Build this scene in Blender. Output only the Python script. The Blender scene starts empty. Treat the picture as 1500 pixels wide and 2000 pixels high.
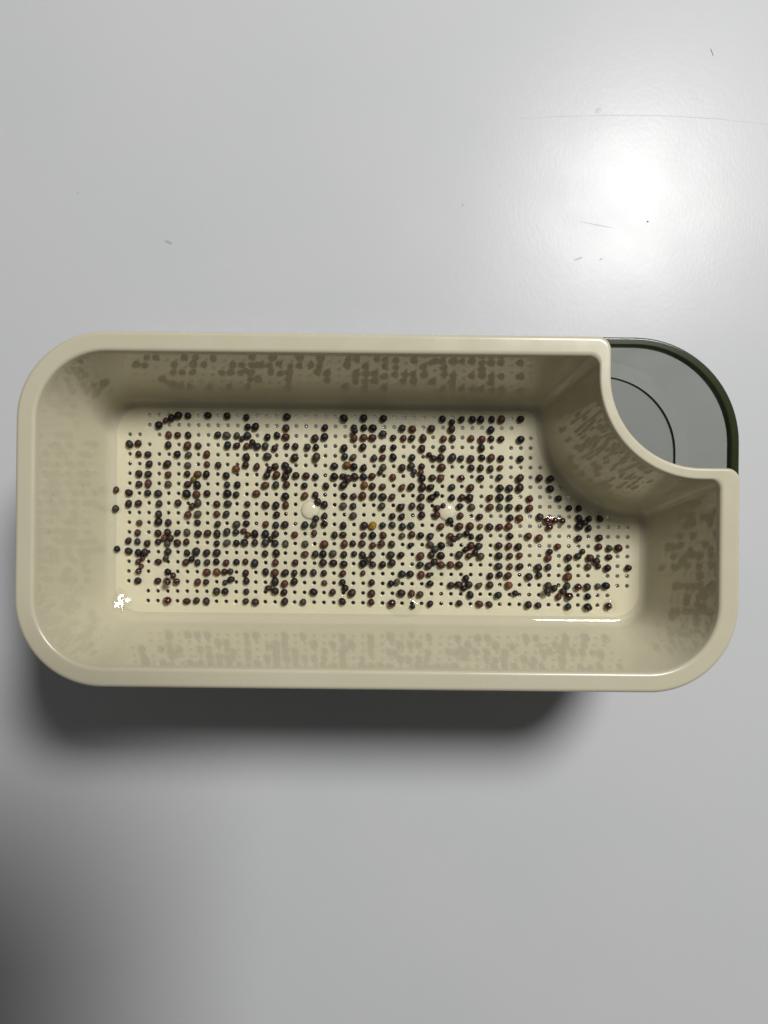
import bpy, bmesh, math, random
from mathutils import Vector, Matrix, noise
from mathutils.geometry import delaunay_2d_cdt

random.seed(7)
sc = bpy.context.scene
COL = sc.collection
MM = 0.001

# ------------------------------------------------------------------ camera
TZ = -0.033                        # table level; the tray's own zero is the container's foot plate
CAM_H = 0.24                       # phone lens height above the table
F_PX = 1444.0                      # focal length in pixels of the 1500 x 2000 photograph
cam_d = bpy.data.cameras.new('camera')
cam = bpy.data.objects.new('camera', cam_d)
COL.objects.link(cam)
cam.location = (0, 0, CAM_H)
cam.rotation_euler = (0, 0, 0)     # straight down, +y is the top of the picture
cam_d.sensor_fit = 'VERTICAL'
cam_d.sensor_height = 36.0
cam_d.lens = 36.0 * F_PX / 2000.0
cam_d.clip_start = 0.0008
cam_d.clip_end = 20
sc.camera = cam
sc.render.resolution_x, sc.render.resolution_y = 768, 1024

# ------------------------------------------------------------------ world: dim room
w = bpy.data.worlds.new('World')
sc.world = w
w.use_nodes = True
w.node_tree.nodes['Background'].inputs[0].default_value = (1.0, 0.99, 0.96, 1)
w.node_tree.nodes['Background'].inputs[1].default_value = 0.092

# ------------------------------------------------------------------ lamp up to the right
LAMP = Vector((0.44, 0.55, 1.06))
ld = bpy.data.lights.new('ceiling_lamp', 'AREA')
ld.shape = 'ELLIPSE'
ld.size, ld.size_y = 0.33, 0.31
ld.energy = 17.4
ld.color = (1.0, 0.99, 0.975)
lo = bpy.data.objects.new('ceiling_lamp', ld)
COL.objects.link(lo)
lo.location = LAMP
lo.rotation_euler = (Vector((0, 0, TZ)) - LAMP).to_track_quat('-Z', 'Y').to_euler()

vs = sc.view_settings
vs.view_transform = 'Standard'
vs.look = 'None'
vs.exposure = 0.0
vs.gamma = 1.0
vs.use_curve_mapping = False
sc.cycles.max_bounces = 14
sc.cycles.transparent_max_bounces = 24
sc.cycles.diffuse_bounces = 6
sc.cycles.glossy_bounces = 6
sc.cycles.use_denoising = True
sc.cycles.caustics_reflective = True
sc.cycles.sample_clamp_indirect = 10.0
sc.cycles.blur_glossy = 0.1


# ------------------------------------------------------------------ materials
def new_mat(name):
    m = bpy.data.materials.new(name)
    m.use_nodes = True
    nt = m.node_tree
    return m, nt, nt.nodes, nt.links, nt.nodes['Principled BSDF']


def N(nodes, t, **kw):
    n = nodes.new(t)
    for k, v in kw.items():
        setattr(n, k, v)
    return n


def mat_table():
    m, nt, nd, lk, p = new_mat('white_laminate')
    tc = N(nd, 'ShaderNodeTexCoord')
    # very faint cloudy unevenness
    n1 = N(nd, 'ShaderNodeTexNoise'); n1.inputs['Scale'].default_value = 14; n1.inputs['Detail'].default_value = 5
    lk.new(tc.outputs['Object'], n1.inputs['Vector'])
    cr = N(nd, 'ShaderNodeValToRGB')
    cr.color_ramp.elements[0].position = 0.3; cr.color_ramp.elements[0].color = (0.510, 0.520, 0.532, 1)
    cr.color_ramp.elements[1].position = 0.7; cr.color_ramp.elements[1].color = (0.532, 0.538, 0.546, 1)
    lk.new(n1.outputs['Fac'], cr.inputs['Fac'])
    lk.new(cr.outputs['Color'], p.inputs['Base Color'])
    # leathery grain, longer along y
    mp = N(nd, 'ShaderNodeMapping'); mp.inputs['Scale'].default_value = (1.0, 0.55, 1.0)
    lk.new(tc.outputs['Object'], mp.inputs['Vector'])
    n2 = N(nd, 'ShaderNodeTexNoise'); n2.inputs['Scale'].default_value = 900; n2.inputs['Detail'].default_value = 3
    lk.new(mp.outputs['Vector'], n2.inputs['Vector'])
    n3 = N(nd, 'ShaderNodeTexNoise'); n3.inputs['Scale'].default_value = 45; n3.inputs['Detail'].default_value = 3
    lk.new(tc.outputs['Object'], n3.inputs['Vector'])
    b1 = N(nd, 'ShaderNodeBump'); b1.inputs['Strength'].default_value = 0.035; b1.inputs['Distance'].default_value = 0.0006
    lk.new(n2.outputs['Fac'], b1.inputs['Height'])
    b2 = N(nd, 'ShaderNodeBump'); b2.inputs['Strength'].default_value = 0.03; b2.inputs['Distance'].default_value = 0.002
    lk.new(n3.outputs['Fac'], b2.inputs['Height'])
    lk.new(b1.outputs['Normal'], b2.inputs['Normal'])
    lk.new(b2.outputs['Normal'], p.inputs['Normal'])
    # wiped patches vary the gloss
    n4 = N(nd, 'ShaderNodeTexNoise'); n4.inputs['Scale'].default_value = 26; n4.inputs['Detail'].default_value = 6
    lk.new(tc.outputs['Object'], n4.inputs['Vector'])
    mr = N(nd, 'ShaderNodeMapRange'); mr.inputs['To Min'].default_value = 0.24; mr.inputs['To Max'].default_value = 0.30
    mr.inputs['From Min'].default_value = 0.3; mr.inputs['From Max'].default_value = 0.7
    lk.new(n4.outputs['Fac'], mr.inputs['Value'])
    lk.new(mr.outputs['Result'], p.inputs['Roughness'])
    p.inputs['IOR'].default_value = 1.25
    return m


def mat_cream(name, rough, rough2, bump=0.03, sss=0.0, light_gain=1.0, ior=1.5):
    m, nt, nd, lk, p = new_mat(name)
    tc = N(nd, 'ShaderNodeTexCoord')
    n1 = N(nd, 'ShaderNodeTexNoise'); n1.inputs['Scale'].default_value = 30; n1.inputs['Detail'].default_value = 4
    lk.new(tc.outputs['Object'], n1.inputs['Vector'])
    cr = N(nd, 'ShaderNodeValToRGB')
    cr.color_ramp.elements[0].position = 0.3; cr.color_ramp.elements[0].color = (0.520 * light_gain, 0.484 * light_gain, 0.352 * light_gain, 1)
    cr.color_ramp.elements[1].position = 0.7; cr.color_ramp.elements[1].color = (0.540 * light_gain, 0.504 * light_gain, 0.372 * light_gain, 1)
    lk.new(n1.outputs['Fac'], cr.inputs['Fac'])
    lk.new(cr.outputs['Color'], p.inputs['Base Color'])
    n2 = N(nd, 'ShaderNodeTexNoise'); n2.inputs['Scale'].default_value = 120; n2.inputs['Detail'].default_value = 5
    lk.new(tc.outputs['Object'], n2.inputs['Vector'])
    mr = N(nd, 'ShaderNodeMapRange'); mr.inputs['From Min'].default_value = 0.35; mr.inputs['From Max'].default_value = 0.65
    mr.inputs['To Min'].default_value = rough; mr.inputs['To Max'].default_value = rough2
    lk.new(n2.outputs['Fac'], mr.inputs['Value'])
    lk.new(mr.outputs['Result'], p.inputs['Roughness'])
    n3 = N(nd, 'ShaderNodeTexNoise'); n3.inputs['Scale'].default_value = 70; n3.inputs['Detail'].default_value = 2
    lk.new(tc.outputs['Object'], n3.inputs['Vector'])
    b = N(nd, 'ShaderNodeBump'); b.inputs['Strength'].default_value = bump; b.inputs['Distance'].default_value = 0.001
    lk.new(n3.outputs['Fac'], b.inputs['Height'])
    lk.new(b.outputs['Normal'], p.inputs['Normal'])
    p.inputs['IOR'].default_value = ior
    p.inputs['Subsurface Weight'].default_value = sss
    p.inputs['Subsurface Radius'].default_value = (1.0, 0.8, 0.45)
    p.inputs['Subsurface Scale'].default_value = 0.002
    return m


def mat_clear(name, tint, ior=1.5, rough=0.03, bump=0.0):
    """Thin clear plastic or water: straight-through tinted light plus Fresnel gloss."""
    m, nt, nd, lk, p = new_mat(name)
    nd.remove(p)
    out = nd['Material Output']
    tr = N(nd, 'ShaderNodeBsdfTransparent'); tr.inputs['Color'].default_value = (*tint, 1)
    gl = N(nd, 'ShaderNodeBsdfGlossy'); gl.inputs['Roughness'].default_value = rough
    fr = N(nd, 'ShaderNodeFresnel'); fr.inputs['IOR'].default_value = ior
    ge = N(nd, 'ShaderNodeNewGeometry')        # thin sheet: the same Fresnel from either side
    mi = N(nd, 'ShaderNodeMix', data_type='FLOAT'); mi.inputs['A'].default_value = ior; mi.inputs['B'].default_value = 1 / ior
    lk.new(ge.outputs['Backfacing'], mi.inputs['Factor']); lk.new(mi.outputs['Result'], fr.inputs['IOR'])
    mx = N(nd, 'ShaderNodeMixShader')
    lk.new(fr.outputs[0], mx.inputs[0]); lk.new(tr.outputs[0], mx.inputs[1]); lk.new(gl.outputs[0], mx.inputs[2])
    lk.new(mx.outputs[0], out.inputs['Surface'])
    if bump:
        tc = N(nd, 'ShaderNodeTexCoord')
        n = N(nd, 'ShaderNodeTexNoise'); n.inputs['Scale'].default_value = 300
        lk.new(tc.outputs['Object'], n.inputs['Vector'])
        b = N(nd, 'ShaderNodeBump'); b.inputs['Strength'].default_value = bump; b.inputs['Distance'].default_value = 0.0005
        lk.new(n.outputs['Fac'], b.inputs['Height'])
        lk.new(b.outputs['Normal'], gl.inputs['Normal']); lk.new(b.outputs['Normal'], fr.inputs['Normal'])
    return m


def mat_plain(name, col, rough=0.4, var=0.15, scale=200, coat=0.0, metal=0.0):
    m, nt, nd, lk, p = new_mat(name)
    tc = N(nd, 'ShaderNodeTexCoord')
    n = N(nd, 'ShaderNodeTexNoise'); n.inputs['Scale'].default_value = scale; n.inputs['Detail'].default_value = 4
    lk.new(tc.outputs['Object'], n.inputs['Vector'])
    cr = N(nd, 'ShaderNodeValToRGB')
    cr.color_ramp.elements[0].position = 0.3; cr.color_ramp.elements[0].color = (*[c * (1 - var) for c in col], 1)
    cr.color_ramp.elements[1].position = 0.7; cr.color_ramp.elements[1].color = (*[min(1, c * (1 + var)) for c in col], 1)
    lk.new(n.outputs['Fac'], cr.inputs['Fac']); lk.new(cr.outputs['Color'], p.inputs['Base Color'])
    p.inputs['Roughness'].default_value = rough
    p.inputs['Coat Weight'].default_value = coat
    p.inputs['Coat Roughness'].default_value = 0.06
    p.inputs['Metallic'].default_value = metal
    return m


def mat_seed(name, c0, c1, rough=0.5, coat=0.04):
    """Seed coat: mottled, each seed a shade of its own."""
    m, nt, nd, lk, p = new_mat(name)
    tc = N(nd, 'ShaderNodeTexCoord')
    oi = N(nd, 'ShaderNodeObjectInfo'); ge = N(nd, 'ShaderNodeNewGeometry')
    ad = N(nd, 'ShaderNodeMath', operation='ADD'); fr = N(nd, 'ShaderNodeMath', operation='FRACT')
    lk.new(oi.outputs['Random'], ad.inputs[0]); lk.new(ge.outputs['Random Per Island'], ad.inputs[1])
    lk.new(ad.outputs[0], fr.inputs[0])
    n = N(nd, 'ShaderNodeTexNoise', noise_dimensions='4D'); n.inputs['Scale'].default_value = 1400 ; n.inputs['Detail'].default_value = 4
    mw = N(nd, 'ShaderNodeMath', operation='MULTIPLY'); mw.inputs[1].default_value = 60
    lk.new(fr.outputs[0], mw.inputs[0]); lk.new(mw.outputs[0], n.inputs['W'])
    lk.new(ge.outputs['Position'], n.inputs['Vector'])
    s = N(nd, 'ShaderNodeMath', operation='MULTIPLY_ADD'); s.inputs[1].default_value = 1.1; s.inputs[2].default_value = -0.55
    lk.new(n.outputs['Fac'], s.inputs[0])
    a2 = N(nd, 'ShaderNodeMath', operation='ADD', use_clamp=True)
    lk.new(s.outputs[0], a2.inputs[0]); lk.new(fr.outputs[0], a2.inputs[1])
    mx = N(nd, 'ShaderNodeMix', data_type='RGBA')
    mx.inputs['A'].default_value = (*c0, 1); mx.inputs['B'].default_value = (*c1, 1)
    lk.new(a2.outputs[0], mx.inputs['Factor'])
    lk.new(mx.outputs['Result'], p.inputs['Base Color'])
    b = N(nd, 'ShaderNodeBump'); b.inputs['Strength'].default_value = 0.25; b.inputs['Distance'].default_value = 0.00015
    lk.new(n.outputs['Fac'], b.inputs['Height']); lk.new(b.outputs['Normal'], p.inputs['Normal'])
    p.inputs['Roughness'].default_value = rough
    p.inputs['Specular IOR Level'].default_value = 0.3
    p.inputs['Coat Weight'].default_value = coat
    p.inputs['Coat Roughness'].default_value = 0.12
    return m


M_TABLE = mat_table()
M_RIM = mat_cream('cream_plastic_rim_shaded', 0.22, 0.30, 0.02, 0.0, 0.93)  # same cream plastic, the rim's duller light put into its colour
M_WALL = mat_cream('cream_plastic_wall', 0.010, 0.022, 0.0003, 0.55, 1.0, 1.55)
M_FLOOR = mat_cream('cream_plastic_floor_lit', 0.05, 0.11, 0.006, 0.65, 1.18)  # same plastic again, lightened: the floor's brighter light is in the colour
M_GREEN = mat_plain('dark_green_plastic', (0.018, 0.026, 0.007), 0.15, 0.15, 60)
M_CLEAR = mat_clear('clear_grey_green_plastic', (0.71, 0.72, 0.69), 1.58, 0.08)
M_EDGE = mat_plain('green_plastic_edge', (0.07, 0.08, 0.055), 0.2, 0.2, 60)
M_CBASE = mat_clear('clear_grey_green_plastic_base', (0.78, 0.79, 0.775), 1.45, 0.06)
M_WATER = mat_clear('water', (0.965, 0.97, 0.965), 1.33, 0.02)
SEED_MATS = {
    'k': ('blackish', mat_seed('seed_coat_black', (0.0033, 0.0033, 0.0041), (0.0090, 0.0082, 0.0082))),
    'n': ('charcoal grey', mat_seed('seed_coat_charcoal', (0.0082, 0.0090, 0.0082), (0.0279, 0.0295, 0.0246))),
    'b': ('dark brown', mat_seed('seed_coat_brown', (0.0082, 0.0049, 0.0041), (0.0295, 0.0172, 0.0115))),
    'r': ('reddish brown', mat_seed('seed_coat_reddish', (0.0246, 0.0074, 0.0041), (0.0820, 0.0271, 0.0131))),
    'R': ('glossy dark red', mat_seed('seed_coat_wet_red', (0.0246, 0.0033, 0.0025), (0.0574, 0.0082, 0.0049), 0.22, 0.9)),
    'g': ('olive grey', mat_seed('seed_coat_olive', (0.0197, 0.0180, 0.0115), (0.0615, 0.0541, 0.0344))),
    'o': ('orange brown', mat_seed('seed_coat_orange', (0.0615, 0.0221, 0.0057), (0.1271, 0.0508, 0.0131))),
    'v': ('olive gold', mat_seed('seed_coat_gold', (0.0820, 0.0533, 0.0098), (0.2132, 0.1476, 0.0246))),
    'Y': ('bright yellow', mat_seed('seed_coat_yellow', (0.2214, 0.1230, 0.0098), (0.3444, 0.2132, 0.0205))),
}


# ------------------------------------------------------------------ helpers
def link_mesh(name, me, mat, parent=None, smooth=True):
    o = bpy.data.objects.new(name, me)
    COL.objects.link(o)
    if mat is not None and not me.materials:
        me.materials.append(mat)
    if smooth:
        me.polygons.foreach_set('use_smooth', [True] * len(me.polygons))
    if parent is not None:
        o.parent = parent
    return o


def tag(o, label=None, cat=None, group=None, kind=None):
    for k, v in (('label', label), ('category', cat), ('group', group), ('kind', kind)):
        if v:
            o[k] = v
    return o


TH = 0.0103                         # the tray lies turned by half a degree
def px(x, y, z):
    """Point at height z (m) seen at pixel (x, y) of the 1500 x 2000 photograph."""
    d = CAM_H - z
    return Vector(((x - 750) * d / F_PX, (1000 - y) * d / F_PX, z))


def px_tray(x, y, z):
    p = px(x, y, z)
    c, s = math.cos(TH), math.sin(TH)
    return Vector((p.x * c - p.y * s, p.x * s + p.y * c, z))


def outline(L, R, T, B, NX, NY, rad, d=0.0, seg=None, notch=True):
    """Closed outline (mm): rounded box, with a rounded bite out of its upper right corner.
    d moves every side inward. rad: TL, B(notch tip), C(bite), D(notch tip), BR, BL."""
    L, R, T, B = L + d, R - d, T - d, B + d
    if notch:
        NX, NY = NX - d, NY - d
        cs = [(L, T, rad[0], 1), (NX, T, rad[1], 1), (NX, NY, rad[2], -1), (R, NY, rad[3], 1), (R, B, rad[4], 1), (L, B, rad[5], 1)]
        sg = [18, 8, 26, 8, 18, 18]
    else:
        cs = [(L, T, rad[0], 1), (R, T, rad[1], 1), (R, B, rad[2], 1), (L, B, rad[3], 1)]
        sg = [18, 22, 18, 18]
    pts = []
    n = len(cs)
    for i, (x, y, r, sgn) in enumerate(cs):
        r = max(r - d, min(r, 2.8)) if sgn > 0 else r + 0.2 * d
        a = Vector(cs[i - 1][:2]); b = Vector((x, y)); c = Vector(cs[(i + 1) % n][:2])
        u = (a - b).normalized(); v = (c - b).normalized()
        ctr = b + (u + v) * r
        for k in range(sg[i] + 1):
            t = k / sg[i] * math.pi / 2
            # from the tangent point on side u to the one on side v
            p = ctr - v * r * math.cos(t) - u * r * math.sin(t)
            pts.append((p.x, p.y))
    return pts


O_ED = dict(L=-100.0, R=96.5, T=48.27, B=-48.28, NX=61.2, NY=12.84)
O_RD = (24.0, 3.6, 24.7, 3.4, 24.0, 24.0)
I_ED = dict(L=-94.6, R=90.95, T=42.8, B=-42.8, NX=57.9, NY=9.56)
I_RD = (18.7, 2.8, 28.0, 2.6, 18.7, 18.7)


def tring(s, d):
    ed = {k: O_ED[k] + (I_ED[k] - O_ED[k]) * s for k in O_ED}
    rd = [a + (b - a) * s for a, b in zip(O_RD, I_RD)]
    return outline(**ed, rad=rd, d=d)


def loft(rings, close=True):
    """rings: list of (points2d mm, z mm) with equal counts -> mesh of quads."""
    n = len(rings[0][0])
    vs_, fs = [], []
    for pts, z in rings:
        vs_ += [(x * MM, y * MM, z * MM) for x, y in pts]
    for j in range(len(rings) - 1):
        for i in range(n):
            k = (i + 1) % n
            fs.append((j * n + i, j * n + k, (j + 1) * n + k, (j + 1) * n + i))
    me = bpy.data.meshes.new('loft')
    me.from_pydata(vs_, [], fs)
    bm = bmesh.new(); bm.from_mesh(me)
    bmesh.ops.remove_doubles(bm, verts=bm.verts, dist=1e-7)
    bmesh.ops.recalc_face_normals(bm, faces=bm.faces)
    bm.to_mesh(me); bm.free()
    return me


# ------------------------------------------------------------------ the table
bm = bmesh.new()
bmesh.ops.create_grid(bm, x_segments=1, y_segments=1, size=0.7)
me = bpy.data.meshes.new('table'); bm.to_mesh(me); bm.free()
table = link_mesh('table', me, M_TABLE, smooth=False)
table.location.z = TZ
tag(table, 'glossy white laminate table top under the tray', None, None, 'structure')

# ------------------------------------------------------------------ clear container under the tray
ROT = -TH
cont = bpy.data.objects.new('container', None); COL.objects.link(cont)
cont.rotation_euler = (0, 0, ROT)
tag(cont, 'clear grey container with dark green rim, showing at the bite in the cream tray', 'container')
C_ED = dict(L=-99.6, R=97.9, T=48.95, B=-48.4, NX=0, NY=0)
C_RD = (25.0, 29.0, 25.0, 25.0)
def cring(d):
    return outline(**C_ED, rad=C_RD, d=d, notch=False)

ZR = 36.2
link_mesh('rim', loft([(cring(0.5), ZR - 4.5), (cring(0.1), ZR - 3.8), (cring(0.0), ZR - 0.7), (cring(0.1), ZR - 0.3), (cring(0.45), ZR), (cring(0.6), ZR),
                       (cring(1.9), ZR), (cring(2.05), ZR), (cring(2.4), ZR - 0.25), (cring(2.5), ZR - 0.7), (cring(2.55), ZR - 2.2)]), M_GREEN, cont)
link_mesh('wall', loft([(cring(2.55), ZR - 2.2), (cring(2.65), ZR - 3.0), (cring(4.7), 5.0), (cring(4.9), 3.6)]), M_CLEAR, cont)
link_mesh('outer_wall', loft([(cring(0.5), ZR - 4.5), (cring(0.6), ZR - 5.4), (cring(2.2), 0.0), (cring(4.6), -31.5), (cring(5.4), -32.8)]), M_CLEAR, cont)
link_mesh('base_edge', loft([(cring(4.88), 3.6), (cring(4.95), 3.2), (cring(5.14), 3.02), (cring(5.16), 2.4), (cring(4.9), 1.5)]), M_EDGE, cont)
me = bpy.data.meshes.new('base')
pts = cring(5.14)
me.from_pydata([(x * MM, y * MM, 3.0 * MM) for x, y in pts] + [(x * MM, y * MM, 1.5 * MM) for x, y in cring(4.9)], [],
               [tuple(range(len(pts)))[::-1], tuple(range(len(pts), 2 * len(pts)))])
link_mesh('base', me, M_CBASE, cont, smooth=False)

# ------------------------------------------------------------------ cream tray
tray = bpy.data.objects.new('sprouting_tray', None); COL.objects.link(tray)
tray.rotation_euler = (0, 0, ROT)
tag(tray, 'cream plastic sprouting tray with a bite-shaped corner and perforated floor', 'tray')
ZT, ZF = 40.0, 8.0

rings = [(tring(0.42, 0), 36.4), (tring(0.10, 0), 36.3), (tring(0.02, 0), 36.4), (tring(0, 0), 36.9), (tring(0, 0), 39.0)]
for k in range(1, 6):
    a = k / 5 * math.pi / 2
    rings.append((tring(0.20 * (1 - math.cos(a)), 0), 39.0 + 1.0 * math.sin(a)))
rings += [(tring(0.24, 0), ZT), (tring(0.5, 0), ZT + 0.02), (tring(0.76, 0), ZT)]
for k in range(0, 5):
    a = k / 5 * math.pi / 2
    rings.append((tring(0.80 + 0.20 * math.sin(a), 0), ZT - 1.0 * (1 - math.cos(a))))
rings += [(tring(1, 0.05), 38.9), (tring(1, 0.30), 38.2)]
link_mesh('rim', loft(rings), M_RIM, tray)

WD, WZ = 7.7, 10.3                         # foot of the sloping wall
rings = [(tring(1, 0.30), 38.2), *[(tring(1, 0.30 + (WD - 0.30) * k / 24), 38.2 + (WZ - 38.2) * k / 24) for k in range(1, 25)]]
p0, p1, p2 = Vector((WD, WZ)), Vector((WD + 0.65, ZF)), Vector((WD + 2.6, ZF))
for k in range(1, 9):
    t = k / 8
    q = p0 * (1 - t) ** 2 + p1 * 2 * t * (1 - t) + p2 * t * t
    rings.append((tring(1, q.x), q.y))
FD = WD + 3.0
rings.append((tring(1, FD), ZF))
wall_me = loft(rings)
outer_me = loft([(tring(1, FD), ZF - 1.6), (tring(1, WD + 1.5), ZF - 1.6), (tring(1, WD - 0.8), ZF - 0.2), (tring(1, WD - 1.5), WZ),
                              (tring(1, 0.0), 34.0), (tring(0.9, 0), 35.6), (tring(0.42, 0), 36.4)])

# the hole grid of the floor: 20 rows, 52 columns
PITCH = 3.069
GX0, GY0 = -80.0, 29.7
row_end = [40, 39, 41, 41, 41, 42, 43, 44, 45, 46, 49, 51, 51, 51, 51, 51, 51, 51, 49, 49]
skip = {(2, 2), (3, 3), (16, 3), (17, 2), (2, 39), (3, 38), (16, 48), (17, 49),
        (9, 18), (9, 19), (10, 18), (10, 19), (9, 32), (9, 33), (10, 32), (10, 33)}
holes = []
for r in range(20):
    c0 = 2 if r in (0, 1, 18, 19) else 0
    for c in range(c0, row_end[r] + 1):
        if (r, c) not in skip:
            holes.append((GX0 + PITCH * c, GY0 - PITCH * r))
HS, HR, HR2 = 12, 0.78, 0.60
ol = tring(1, FD)
ol = [p for i, p in enumerate(ol) if (Vector(p) - Vector(ol[i - 1])).length > 1e-4]
vin = [Vector(p) for p in ol]
ein = [(i, (i + 1) % len(ol)) for i in range(len(ol))]
circ = [(math.cos(2 * math.pi * k / HS), math.sin(2 * math.pi * k / HS)) for k in range(HS)]
for (hx, hy) in holes:
    b0 = len(vin)
    vin += [Vector((hx + HR * c, hy + HR * s)) for c, s in circ]
    ein += [(b0 + k, b0 + (k + 1) % HS) for k in range(HS)]
rv, re_, rf, ov, oe, of = delaunay_2d_cdt(vin, ein, [], 1, 1e-5)
from collections import defaultdict
hgrid = defaultdict(list)
for h in holes:
    hgrid[(round(h[0] / PITCH), round(h[1] / PITCH))].append(h)
def in_hole(x, y):
    a, b = round(x / PITCH), round(y / PITCH)
    for i in (-1, 0, 1):
        for j in (-1, 0, 1):
            for h in hgrid.get((a + i, b + j), ()):
                if (h[0] - x) ** 2 + (h[1] - y) ** 2 < (HR * 0.95) ** 2:
                    return True
    return False
tri = []
for f in rf:
    cx = sum(rv[i].x for i in f) / len(f); cy = sum(rv[i].y for i in f) / len(f)
    if not in_hole(cx, cy):
        tri.append(tuple(f))
nv = len(rv)
V = [(p.x * MM, p.y * MM, ZF * MM) for p in rv] + [(p.x * MM, p.y * MM, (ZF - 1.6) * MM) for p in rv]
Fc = [f for f in tri] + [tuple(i + nv for i in reversed(f)) for f in tri]
nflat = len(Fc)
for (hx, hy) in holes:
    lv = [(HR, 0.0), (HR - 0.08, -0.07), (HR2, -0.30), (HR2 - 0.04, -1.35), (HR, -1.6)]
    b0 = len(V)
    for rr, dz in lv:
        V += [((hx + rr * c) * MM, (hy + rr * s) * MM, (ZF + dz) * MM) for c, s in circ]
    for j in range(len(lv) - 1):
        for k in range(HS):
            k2 = (k + 1) % HS
            Fc.append((b0 + j * HS + k, b0 + (j + 1) * HS + k, b0 + (j + 1) * HS + k2, b0 + j * HS + k2))
me = bpy.data.meshes.new('basin')
me.from_pydata(V, [], Fc)
me.polygons.foreach_set('use_smooth', [False] * nflat + [True] * (len(Fc) - nflat))
bm = bmesh.new(); bm.from_mesh(me)
for part in (wall_me, outer_me):
    k0 = len(bm.faces)
    bm.from_mesh(part)
    bm.faces.ensure_lookup_table()
    for f in bm.faces[k0:]:
        f.smooth = True; f.material_index = 1
bmesh.ops.remove_doubles(bm, verts=bm.verts, dist=2e-6)
bmesh.ops.recalc_face_normals(bm, faces=bm.faces)
bm.to_mesh(me); bm.free()
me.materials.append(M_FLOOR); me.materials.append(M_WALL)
link_mesh('perforated_basin', me, None, tray, smooth=False)

def dome_mesh(name, fx, fy, h, rings_=9, seg=28, power=2.0, wob=0.0, seed=0, super_=2.0):
    """A closed drop or boss: flat foot, domed top, half sizes fx, fy (mm), height h."""
    vs_, fs = [], []
    for j in range(rings_):
        t = j / rings_ * math.pi / 2
        rr, zz = math.cos(t) ** (2 / power), math.sin(t)
        for k in range(seg):
            a = 2 * math.pi * k / seg
            ca, sa = math.cos(a), math.sin(a)
            q = (abs(ca) ** super_ + abs(sa) ** super_) ** (-1 / super_)
            q *= 1 + wob * noise.noise(Vector((ca * 1.3 + seed * 3.1, sa * 1.3, seed * 1.7)))
            vs_.append((fx * q * rr * ca * MM, fy * q * rr * sa * MM, h * zz * MM))
    vs_.append((0, 0, h * MM))
    top = len(vs_) - 1
    for j in range(rings_ - 1):
        for k in range(seg):
            k2 = (k + 1) % seg
            fs.append((j * seg + k, j * seg + k2, (j + 1) * seg + k2, (j + 1) * seg + k))
    for k in range(seg):
        fs.append(((rings_ - 1) * seg + k, (rings_ - 1) * seg + (k + 1) % seg, top))
    me = bpy.data.meshes.new(name)
    me.from_pydata(vs_, [], fs)
    return me

for bx in (18.5, 32.5):                    # two moulded bosses on the floor
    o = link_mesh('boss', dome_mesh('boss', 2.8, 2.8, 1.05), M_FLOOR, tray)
    o.location = ((GX0 + PITCH * bx) * MM, (GY0 - PITCH * 9.6) * MM, (ZF + 0.002) * MM)

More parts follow.
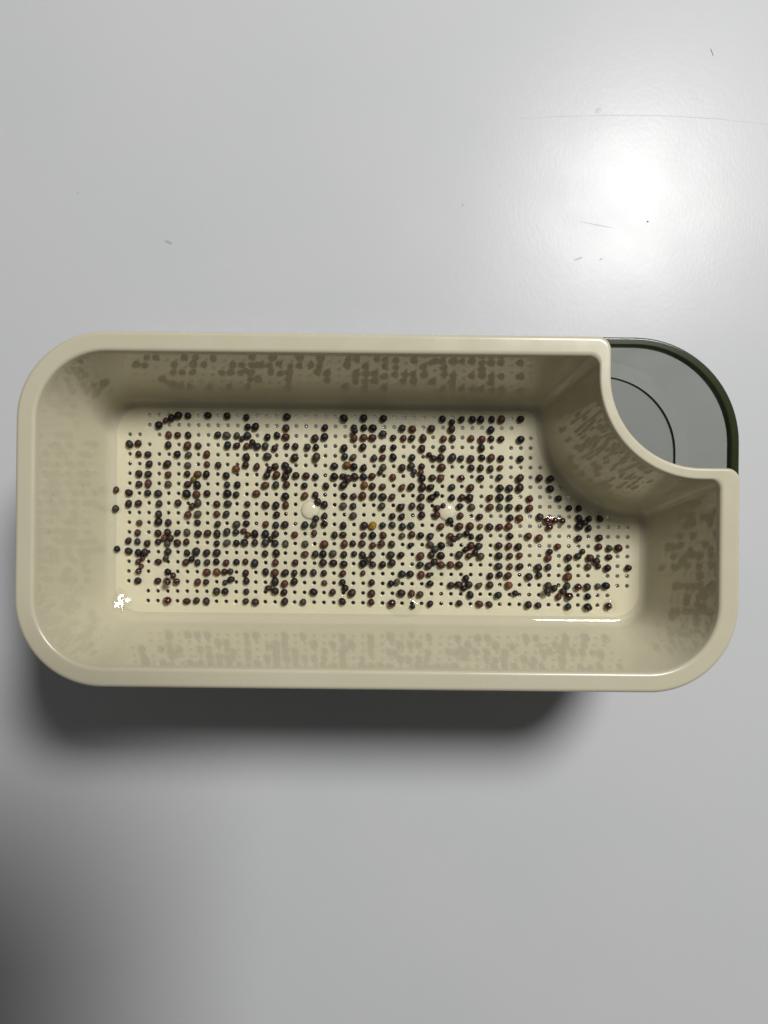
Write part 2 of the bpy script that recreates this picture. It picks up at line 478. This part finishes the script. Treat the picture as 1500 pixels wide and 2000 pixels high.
# ------------------------------------------------------------------ seeds
# one line per picture tile: origin, pixels per unit, then colour + x,y (- small, + large)
TILES = [
 (212, 798, 280 / 1500, "k725,70+ r600,120- k655,95 k827,72 k1035,70 k1237,75 k1440,90 k520,170+ k1455,190 r625,272 r720,275 b830,275 n1140,272 g1235,275 g1340,280 b1390,305- g1450,280 g213,370 r305,362 b620,380 r822,385 g935,387 n1242,382 r1338,385 r1442,392 r310,475 b408,477 k715,475 g833,485 r1025,475 b1440,507 b420,580 b610,580+ g825,592 r1027,582 b1147,590 o1333,628 b1430,590 b313,680+ b411,685 r620,690 b820,682 o930,685 b1022,687 b1230,700 v895,742- b313,790 r413,782 g620,790 r823,792 b925,798 n1238,795 k1345,795 r78,848- b207,880+ n405,882 n515,887+ k812,890+ r917,897 r1028,887 b1240,887+ b1332,900 b205,995 r307,990 n523,993 b723,987 g930,985 r873,1020- r1130,998 n1247,993 b1450,1000 g70,1045"),
 (212, 989, 280 / 1500, "b520,80 r828,85 g930,82 r1130,80 n1230,82 b1440,82 r318,173 b517,160+ r622,170 b928,170 b1140,187 g1337,188 b1440,178 r300,275 r513,280 b614,270 b717,275 g817,272 b935,285 r1033,280 b1135,285 g1237,265 n1330,270 r1412,258- r1455,300- r585,322- g640,328- b203,360 n298,368 r400,388 b514,372 g612,390 r717,382 r810,372 b1130,388 g1235,382 b1335,385 n1420,380+ n85,445- b205,468 k307,485 b375,480 b617,472 b817,487 n912,475+ b1023,487 b1130,485 g600,532- R350,545- r305,580- r515,582 r805,585 k868,552 g928,590 n1028,585 b1127,580 r1228,590 b1337,583 r1430,580 R335,625- R307,680 k617,685 R657,728 r1025,690 o1130,687 r1212,685 g1270,680- r1435,700 b302,780 r510,782 r605,785 R635,785 R707,790 r930,793 b1017,795 g1217,797- b1280,763 b1440,780 g1127,890 b1217,892+ b1440,892 R610,990+ r815,993 b917,987 b1023,993 r1433,993"),
 (491, 800, 249 / 1500, "k415,82 k1087,102 k1322,97 k45,200 b408,215 b865,210 b1207,210 k1218,262- k1325,210 k1430,215 b188,320 b300,300 r402,318 b745,335 n860,318 r1210,335 r1322,325 r1425,330 b20,388 n67,430 n162,428 b272,452 b415,425 b515,430 g658,440 k760,440- b1090,452 b1312,440 n187,545 b508,565 g765,560+ n1097,550 g1198,560 n1443,570 r60,670 b280,668 n400,658 r215,710- b437,715 n975,662 o1133,650 k1207,670 b1320,687+ b178,772 r292,768 b400,787 b522,773 r642,777 k755,790 b975,788+ b1070,782- b1135,800 b1217,787 n1320,790 r1420,783 o160,888 g285,885 r410,885+ b622,895 b878,897 b1080,892 o1330,888 r1423,900 r57,988 b400,1018 o625,1015 b752,1003 b783,1082 b1090,1015 r1202,1020 r1308,1015 n1435,1018 b165,1122+ b287,1125 r403,1122 b858,1118 g1080,1133 n1197,1135"),
 (489, 991, 249 / 1500, "b307,85 b872,102 g770,135 g1210,98 r178,197 n298,208 b405,203+ n640,207 g743,203 b870,195 b1093,212 b1340,213 Y1440,213+ b50,310 n175,312+ b293,313 r522,322 r752,305 b990,325 b1090,322 b1333,325 k1440,330 b235,372- b50,415 n172,420 n290,422 g415,428 g645,430 r870,433+ r1105,430 b1205,425 r1315,427 r1440,447 b172,545 b305,537 r642,553 g762,552 b855,548 g970,545 b1100,555 b1220,548- b1320,560 b1435,558 g1393,615 n47,658+ r293,650 r528,650 b855,653 k975,655 b1100,668 k1322,665 b1440,673 n178,760 r287,770 b408,772 b518,775 b628,767 g742,767 b865,775 r1087,780 r1325,777- b287,872+ r403,900 b515,873 r870,890- b1083,880- b1108,938 b1428,885 r210,950- b290,985 b395,1000 b743,997 b967,1000 b1193,1010+ r1427,1013 b57,1115 b400,1110+ g620,1115 b1082,1110 r1420,1117"),
 (739, 803, 249 / 1500, "k60,85+ k757,90 k868,130- k978,97 k1110,95 k1208,97 k1340,95 r1452,95+ b280,200 r403,207 b625,205+ b865,208 k1328,218 n55,268 b177,310 r297,318 b392,318 b527,315 r768,325 b875,320 r1095,318 r1223,328 b1330,325- b1447,328 b52,438 k180,425- b515,440 n760,437 b1217,432+ r50,547 k175,540 n397,545 b602,515- n650,555- b737,545 n870,545+ b972,557 b1092,558 k1220,547 r1330,547 k1447,555 g57,660 b280,665 g388,645 n418,710- r512,650 r748,660+ b1095,667 r1205,668 g1320,680 r1433,668- b25,715- r502,722- r170,777 k517,792 b637,782 r733,787 R978,785 b1205,787 g1425,780 r50,888 o278,900 b387,890 b518,893+ b615,897 n867,893 r1087,900 b1435,903+ n52,1007 r160,1010 b503,1013 b627,1020 k690,975- k865,1017 r985,1015 b1078,1020 r1312,1020 b1433,1015 g42,1118 b263,1130 n400,1115 b503,1123 r690,1140 n763,1115- b958,1120 g1100,1130 r1315,1130+ g1430,1130"),
 (737, 994, 249 / 1500, "b177,85 b287,95- b523,73 r698,73 r980,80 r1205,93 n63,192 n178,188 n298,208 n398,193 r747,208 k857,140 r967,205 r1095,203+ o1210,207- b1322,212 r1440,212 r70,310 g292,317 r407,302 b510,310 n623,323 o857,320 b905,345 g963,320 b1057,295 k1110,330- b1210,333 r48,410+ g170,415+ k387,430- g622,417 k755,432 g683,472 r1105,432 n1195,437 b1432,433 b1043,475- g160,540+ b278,543 r510,553 b637,540 b750,548 n965,540 r1080,553 b1155,515- g1217,560 b1433,553 b62,657 b173,637 n503,657 b603,670 b673,622 r755,657 r862,658 r963,660 n1430,673 n290,767 b387,767 r517,775 b607,777- k1043,817 b1330,790 k1440,777 k160,880 g220,863- b620,880 b867,900 b957,888 b1022,918- b1080,890 g1193,905 r1327,897 b282,993+ r402,997 g503,1007 b1093,1013 n1423,1017+ R170,1115+ b415,1147- b622,1120 r965,1110 r1203,1120 b1318,1127"),
 (987, 806, 259 / 1500, "k177,72 k177,300 k172,523 b167,740+ b390,740 k510,750 n50,853 b167,850+ k512,860 n50,960 r278,975 k605,970 g47,1070 r160,1072 r277,1080 k725,1080 k833,1085"),
 (985, 996, 259 / 1500, "b68,90 o175,95 g408,80 R488,120 R575,120 R658,125 R512,198 k850,95 k960,100 k905,140- k1083,100 r53,185 k850,188 b957,208 b68,295 r275,297 r397,318 b843,322 n1080,315 r55,410 b163,415 r608,415 r1073,418 g1192,435 r1298,432+ r65,525- r175,517 b515,478- r500,545 b730,540 g838,525 n887,470- r972,543 b1040,588 r1188,535 r67,640 b177,642 b387,655+ n500,650 b733,655 g952,645 b1067,640- b1172,660 b1407,660 r45,745 b280,757 b395,742 o725,757+ o55,855+ g497,858 b557,883 b478,918 g713,860 R838,875 b943,872 g1062,865- k1155,858+ b675,922 k125,945 r617,985 R735,980+ k950,980 b273,1075 b387,1080 n722,1095 k950,1100+ R1180,1092+"),
]
import re
raw = []
for x0, y0, sc_, s in TILES:
    for m in re.finditer(r'([a-zA-Z])(\d+),(\d+)([-+]?)', s):
        c, x, y, q = m.groups()
        raw.append((c, x0 + int(x) * sc_, y0 + int(y) * sc_, q))

seeds = []
for c, x, y, q in raw:
    rad = {'': 1.18, '-': 1.0, '+': 1.32}[q] * random.uniform(0.90, 1.08)
    p = px_tray(x, y, (ZF + rad) * MM) / MM
    gc = (p.x - GX0) / PITCH; gr = (GY0 - p.y) / PITCH
    off = math.hypot(gc - round(gc), gr - round(gr)) * PITCH
    seeds.append(dict(c=c, x=p.x, y=p.y, r=rad, q=q, off=off, row=round(gr), colm=round(gc)))
# lower layer first, wedged seeds ride on it
order = sorted(seeds, key=lambda e: (e['off'] > 0.95, e['off']))
placed = []
for e in order:
    for _ in range(3):                      # ease tight neighbours apart
        for o in placed:
            dx, dy = e['x'] - o['x'], e['y'] - o['y']
            dd = math.hypot(dx, dy); need = (e['r'] + o['r']) * 0.93
            if 0.80 * need < dd < need:
                k = (need - dd) / max(dd, 1e-6)
                e['x'] += dx * k * 0.8; e['y'] += dy * k * 0.8
    over_hole = e['off'] < 0.45
    z = ZF + e['r'] * 0.76 - (0.14 if over_hole else 0.0)
    for o in placed:
        dd = math.hypot(e['x'] - o['x'], e['y'] - o['y']); need = (e['r'] + o['r']) * 0.92
        if dd < need * 0.995:
            z = max(z, o['z'] + math.sqrt(need * need - dd * dd))
    e['z'] = z
    placed.append(e)

# rounded, slightly faceted seed shapes with a hilum dent, shared by all seeds
seed_meshes = []
for v in range(9):
    bm = bmesh.new()
    bmesh.ops.create_icosphere(bm, subdivisions=3 if v < 0 else 2, radius=1.0)
    rnd = random.Random(100 + v)
    offv = Vector((rnd.uniform(0, 50), rnd.uniform(0, 50), rnd.uniform(0, 50)))
    hil = Vector((rnd.uniform(-1, 1), rnd.uniform(-1, 1), rnd.uniform(-0.2, 0.6))).normalized()
    ex, ey = rnd.uniform(0.95, 1.13), rnd.uniform(0.92, 1.02)
    for vt in bm.verts:
        n = vt.co.normalized()
        k = 1 + 0.10 * noise.noise(n * 0.9 + offv) + 0.07 * noise.noise(n * 2.6 + offv)
        dt = n.dot(hil)
        if dt > 0.86:
            k -= 0.12 * (dt - 0.86) / 0.14
        vt.co = Vector((n.x * ex, n.y * ey, n.z * 0.88)) * k
    me = bpy.data.meshes.new('seed_shape'); bm.to_mesh(me); bm.free()
    me.materials.append(SEED_MATS['b'][1])
    me.polygons.foreach_set('use_smooth', [True] * len(me.polygons))
    seed_meshes.append(me)

ONES = ['', 'first', 'second', 'third', 'fourth', 'fifth', 'sixth', 'seventh', 'eighth', 'ninth', 'tenth', 'eleventh', 'twelfth', 'thirteenth',
        'fourteenth', 'fifteenth', 'sixteenth', 'seventeenth', 'eighteenth', 'nineteenth', 'twentieth']
def ordinal(n):
    if n <= 20:
        return ONES[n]
    t, u = divmod(n, 10)
    return ({2: 'twentieth', 3: 'thirtieth', 4: 'fortieth', 5: 'fiftieth'}[t] if u == 0
            else {2: 'twenty', 3: 'thirty', 4: 'forty', 5: 'fifty'}[t] + '-' + ONES[u])

def seed_matrix(e, rnd):
    return (Matrix.Translation(Vector((e['x'], e['y'], e['z'])) * MM) @ Matrix.Rotation(rnd.uniform(0, 6.28), 4, 'Z')
            @ Matrix.Rotation(rnd.uniform(-0.5, 0.5), 4, 'X') @ Matrix.Scale(e['r'] * MM, 4))

ranked = sorted(placed, key=lambda e: -(e['r'] + (1 if e['c'] in 'Yvo' else 0) + (0.5 if e['z'] > ZF + 1.6 else 0)))
single, rest = ranked[:300], ranked[300:]
single.sort(key=lambda e: (e['row'], e['x']))
used = {}
RZ = Matrix.Rotation(ROT, 4, 'Z')
for i, e in enumerate(single):
    rnd = random.Random(i * 13 + 5)
    o = bpy.data.objects.new('seed', seed_meshes[rnd.randrange(len(seed_meshes))])
    COL.objects.link(o)
    o.matrix_world = RZ @ seed_matrix(e, rnd)
    o.material_slots[0].link = 'OBJECT'
    o.material_slots[0].material = SEED_MATS[e['c']][1]
    size = {'-': 'small ', '+': 'large ', '': ''}[e['q']]
    r_, c_ = min(max(e['row'], 0), 19) + 1, e['colm'] + 1
    where = f"row {ordinal(r_)} from the top"
    if c_ < 1:
        lab = f"{size}{SEED_MATS[e['c']][0]} seed left of all holes, beside {ordinal(r_)} row from top"
    elif e['z'] > ZF + 1.6:
        lab = f"{size}{SEED_MATS[e['c']][0]} seed perched on neighbours, {ordinal(r_)} row, {ordinal(c_)} column"
    elif e['off'] > 0.95:
        lab = f"{size}{SEED_MATS[e['c']][0]} seed between holes, near {ordinal(r_)} row, {ordinal(c_)} column from left"
    else:
        lab = f"{size}{SEED_MATS[e['c']][0]} seed on hole, {ordinal(r_)} row from top, {ordinal(c_)} column from left"
    if lab in used:
        lab = lab.replace(' seed ', ' second seed ', 1)
    used[lab] = 1
    tag(o, lab, 'seed', 'seeds scattered over the perforated tray floor')

# the remaining, smaller seeds as one mass
keys = list(SEED_MATS)
bm = bmesh.new()
for i, e in enumerate(rest):
    rnd = random.Random(i * 17 + 900)
    src = seed_meshes[rnd.randrange(len(seed_meshes))]
    M = RZ @ seed_matrix(e, rnd)
    n0 = len(bm.verts)
    vs_ = [bm.verts.new(M @ v.co) for v in src.vertices]
    for p in src.polygons:
        f = bm.faces.new([vs_[j] for j in p.vertices]); f.smooth = True
        f.material_index = keys.index(e['c'])
me = bpy.data.meshes.new('seeds'); bm.to_mesh(me); bm.free()
for k in keys:
    me.materials.append(SEED_MATS[k][1])
o = bpy.data.objects.new('scattered_seeds', me); COL.objects.link(o)
tag(o, 'remaining smaller brown and black seeds scattered over the tray floor', 'seeds', None, 'stuff')
print('SEEDS', len(placed), 'single', len(single), 'rest', len(rest))

# ------------------------------------------------------------------ water
def water(label, x, y, fx, fy, h, sup=2.0, wob=0.0, rot=0.0, zoff=0.0, name='water_drop', power=2.0, group='water drops on the tray floor'):
    o = link_mesh(name, dome_mesh(name, fx, fy, h, wob=wob, seed=x * 0.01, super_=sup, power=power, seg=36), M_WATER)
    p = px(x, y, ZF * MM)
    o.location = (p.x, p.y, (ZF + 0.02 + zoff) * MM)
    o.rotation_euler = (0, 0, ROT + rot)
    tag(o, label, 'water drop', group)
    return o

water('squarish clear water drop held between seeds under an orange seed, upper middle of the floor', 683, 917, 2.6, 2.3, 0.9, 4.0)
water('small round water drop beside dark seeds above the middle of the floor', 750, 920, 1.6, 1.9, 0.8)
water('clear water drop caught between four seeds right of the floor centre', 797, 1002, 2.2, 2.1, 0.7, 3.5)
water('clear water drop hanging below the left boss among dark seeds', 626, 1021, 2.3, 2.2, 0.8, 2.4, 0.15)
water('rounded water drop with a bright glint beside a reddish seed, lower right of centre', 853, 1117, 2.8, 2.6, 0.9, 3.2)
water('thin water patch under the right boss beside a blackish seed', 875, 1018, 2.6, 1.8, 0.5, 2.5, 0.15)
water('long clear puddle round four glossy red seeds in the tray corner shade', 1078, 1023, 5.4, 3.0, 1.0, 2.6, 0.3)
water('flat water puddle at the front edge of the perforations', 788, 1185, 5.2, 3.0, 0.6, 2.4, 0.3)
water('water bead below a charcoal seed at the front edge, right side', 1109, 1192, 1.4, 1.7, 0.6)
water('water skin round the glossy red seed in the front right corner', 1190, 1184, 2.2, 2.2, 0.6, 2.2, 0.15)
water('narrow water bridge between two brown seeds in the upper left', 577, 881, 0.9, 2.2, 0.5, 4.0)
water('narrow water bridge below a charcoal seed left of the floor centre', 596, 1036, 1.0, 2.0, 0.5, 4.0)
water('narrow water bridge below the bright yellow seed', 729, 1055, 0.8, 1.8, 0.5, 4.0)
water('narrow water bridge above an empty hole in the front row', 612, 1166, 0.9, 2.0, 0.5, 4.0)
water('water drop between dark brown seeds right of the floor centre', 985, 1077, 2.4, 2.2, 0.5, 4.0)

# water pooled in the front left corner of the floor, facing the lamp
def film(label, p, nrm, fx, fy, seed, rot):
    seg, rg = 40, 12
    vs_, fs = [(0, 0, 0.0)], []
    for j in range(1, rg + 1):
        for k in range(seg):
            a = 2 * math.pi * k / seg
            q = j / rg * (1 + 0.45 * noise.noise(Vector((math.cos(a) * 1.6 + seed, math.sin(a) * 1.6, seed))))
            x, y = fx * q * math.cos(a), fy * q * math.sin(a)
            z = 0.17 * noise.noise(Vector((x * 0.42, y * 0.42, seed))) - 0.25 * (j / rg) ** 4
            vs_.append((x * MM, y * MM, z * MM))
    for k in range(seg):
        fs.append((0, 1 + k, 1 + (k + 1) % seg))
    for j in range(rg - 1):
        for k in range(seg):
            a, b = 1 + j * seg + k, 1 + j * seg + (k + 1) % seg
            fs.append((a, a + seg, b + seg, b))
    me = bpy.data.meshes.new('water_film'); me.from_pydata(vs_, [], fs)
    o = link_mesh('water_film', me, M_WATER)
    o.matrix_world = Matrix.Translation(p) @ Vector(nrm).to_track_quat('Z', 'Y').to_matrix().to_4x4() @ Matrix.Rotation(rot, 4, 'Z')
    return tag(o, label, 'water film')
film('shiny water film pooled in the front left corner of the tray floor', px(240, 1170, (ZF + 0.9) * MM), (0.40, 0.30, 0.87), 4.6, 3.0, 2.3, 2.3)

# tiny beads beside the holes: glints nobody could count
bm = bmesh.new()
rnd = random.Random(77)
def bead(x, y, z, r, flat=0.7):
    m = Matrix.Translation(Vector((x, y, z)) * MM) @ Matrix.Diagonal(Vector((r * MM, r * MM, r * flat * MM, 1)))
    bmesh.ops.create_icosphere(bm, subdivisions=2, radius=1.0, matrix=m)
taken = [(e['x'], e['y']) for e in placed]
for (hx, hy) in holes:
    free = all((hx - a) ** 2 + (hy - b) ** 2 > 1.3 for a, b in taken)
    if not free:
        continue
    right = hx > 35
    if rnd.random() < (0.75 if (right or hy > 26) else 0.22):
        bead(hx + rnd.uniform(-0.08, 0.08), hy + rnd.uniform(-0.08, 0.08), ZF - 0.42, HR2 * 0.98, 0.55)     # water standing in the hole
    if rnd.random() < (0.35 if right else 0.10):
        bead(hx + rnd.uniform(-0.6, 0.8), hy + rnd.choice((-1, 1)) * rnd.uniform(0.7, 1.0), ZF + 0.05, rnd.uniform(0.15, 0.3), 0.6)
for _ in range(60):
    a = rnd.uniform(-82, 78); b = rnd.choice((rnd.uniform(-32.5, -29.5), rnd.uniform(-30, 28)))
    if all((a - u) ** 2 + (b - v) ** 2 > 2.5 for u, v in taken) and not (a > 40 and b > 0):
        bead(a, b, ZF + 0.04, rnd.uniform(0.1, 0.24), 0.6)
for k in range(34):                          # drops clinging to the left and front walls
    d = rnd.uniform(1.0, WD - 0.4); z = 38.2 + (WZ - 38.2) * (d - 0.3) / (WD - 0.3)
    r = rnd.uniform(0.14, 0.42)
    if k % 3:
        bead(I_ED['L'] + d, rnd.uniform(-24, 22), z, r, 1.0)
    else:
        bead(rnd.uniform(-74, 70), I_ED['B'] + d, z, r, 1.0)
me = bpy.data.meshes.new('beads'); bm.to_mesh(me); bm.free()
o = link_mesh('water_beads', me, M_WATER); o.rotation_euler = (0, 0, ROT)
tag(o, 'tiny water beads in and beside the holes of the tray floor', 'water', None, 'stuff')

# ------------------------------------------------------------------ marks on the table
M_DUST = mat_plain('dust_speck', (0.10, 0.095, 0.08), 0.7)
M_HAIR = mat_plain('fibre', (0.045, 0.045, 0.045), 0.5)
M_SCR = mat_plain('scratch', (0.495, 0.503, 0.515), 0.5)
M_SMEAR = mat_plain('smear', (0.40, 0.40, 0.37), 0.5, 0.2, 900)

def strip(name, pts_px, width, mat, label, cat, z=0.05):
    """Thin raised fibre or scratch following pixel points on the table."""
    ps = [px(x, y, TZ) for x, y in pts_px]
    vs_, fs = [], []
    n = len(ps)
    for i, p in enumerate(ps):
        t = (ps[min(i + 1, n - 1)] - ps[max(i - 1, 0)]).normalized()
        s = Vector((-t.y, t.x, 0))
        wv = width * MM * (0.35 if i in (0, n - 1) else 1.0) / 2
        for a, h in ((1, 0.02), (0.4, 1), (-0.4, 1), (-1, 0.02)):
            q = p + s * wv * a
            vs_.append((q.x, q.y, z * MM * h + 0.00001 + TZ))
    for i in range(n - 1):
        for k in range(3):
            fs.append((i * 4 + k, i * 4 + k + 1, i * 4 + k + 5, i * 4 + k + 4))
    me = bpy.data.meshes.new(name); me.from_pydata(vs_, [], fs)
    return tag(link_mesh(name, me, mat), label, cat)

strip('fibre', [(1388, 95), (1390, 101), (1393, 109)], 0.22, M_HAIR, 'short dark fibre on the table near the upper right corner', 'fibre', 0.15)
def speck(x, y, fx, fy, h, mat, label, rot=0.0, name='speck', cat='speck'):
    o = link_mesh(name, dome_mesh(name, fx, fy, h, rings_=5, seg=14, wob=0.5, seed=x * 0.013), mat)
    p = px(x, y, TZ); o.location = (p.x, p.y, TZ + 0.00001); o.rotation_euler = (0, 0, rot)
    return tag(o, label, cat)
speck(1265, 433, 0.33, 0.33, 0.12, M_DUST, 'tiny dark speck in the bright lamp reflection on the table')
speck(904, 400, 0.30, 0.42, 0.10, M_SMEAR, 'tiny pale brown speck left of the lamp reflection')
speck(330, 473, 1.5, 0.5, 0.08, M_SMEAR, 'grey smear of dirt on the table at upper left', -0.4, 'smear', 'smear')
speck(152, 377, 0.35, 0.3, 0.08, M_SMEAR, 'tiny grey speck near the left edge above the tray')
speck(1169, 216, 1.3, 0.8, 0.05, M_SCR, 'faint grey smudge above the lamp reflection', 0.3, 'smudge', 'smudge')
speck(1130, 505, 1.6, 0.35, 0.05, M_SCR, 'faint streak on the table below the lamp reflection', 0.35, 'smudge', 'smudge')
speck(1174, 506, 0.7, 0.3, 0.05, M_SCR, 'faint short dash on the table below the lamp reflection', 0.3, 'smudge', 'smudge')
strip('scratch', [(1005, 232), (1100, 227), (1200, 225), (1300, 226), (1400, 232), (1500, 243)], 0.22, M_SCR,
      'long faint curved scratch across the table at upper right', 'scratch', 0.02)
strip('scratch', [(1130, 432), (1165, 439), (1200, 446)], 0.30, M_SCR, 'short scratch inside the lamp reflection', 'scratch', 0.02)
strip('scratch', [(1270, 1651), (1290, 1650), (1312, 1650)], 0.22, M_SCR, 'thin short scratch on the table at lower right', 'scratch', 0.02)

# ------------------------------------------------------------------ the phone that takes the picture (its shadow lies at lower left)
M_PH = mat_plain('phone_glass', (0.03, 0.03, 0.033), 0.25, 0.05)
M_LENS = mat_plain('lens_glass', (0.004, 0.004, 0.005), 0.05, 0.0)
M_SIDE = mat_plain('phone_frame', (0.25, 0.25, 0.26), 0.3, 0.05, 200, 0, 1.0)
ph = bpy.data.objects.new('phone', None); COL.objects.link(ph)
ph.location = (0, 0, CAM_H + 0.0035)
tag(ph, 'dark phone held above the tray, its soft shadow falling at lower left', 'phone')
def rbox(name, cx, cy, hx, hy, r, z0, z1, mat):
    ed = dict(L=cx - hx, R=cx + hx, T=cy + hy, B=cy - hy, NX=0, NY=0)
    rr = [(outline(**ed, rad=(r,) * 4, d=d, notch=False), z) for d, z in ((0.8, z0), (0.1, z0 + 0.7), (0.1, z1 - 0.7), (0.8, z1))]
    me = loft(rr)
    bm = bmesh.new(); bm.from_mesh(me)
    bmesh.ops.holes_fill(bm, edges=[e for e in bm.edges if e.is_boundary], sides=0)
    bmesh.ops.recalc_face_normals(bm, faces=bm.faces)
    bm.to_mesh(me); bm.free()
    return link_mesh(name, me, mat, ph, smooth=False)
rbox('body', 2.0, -17.0, 37.0, 79.0, 9.0, 0.0, 8.0, M_SIDE)
rbox('back_glass', 2.0, -17.0, 36.0, 78.0, 8.5, -0.2, 0.1, M_PH)
rbox('camera_plate', 0.0, 0.0, 20.0, 20.0, 19.9, -1.8, -0.15, M_PH)
for lx, ly in ((0, 0), (-11, 0), (11, 0)):
    rbox('lens', lx, ly, 5.0, 5.0, 4.9, -2.9, -1.7, M_LENS)
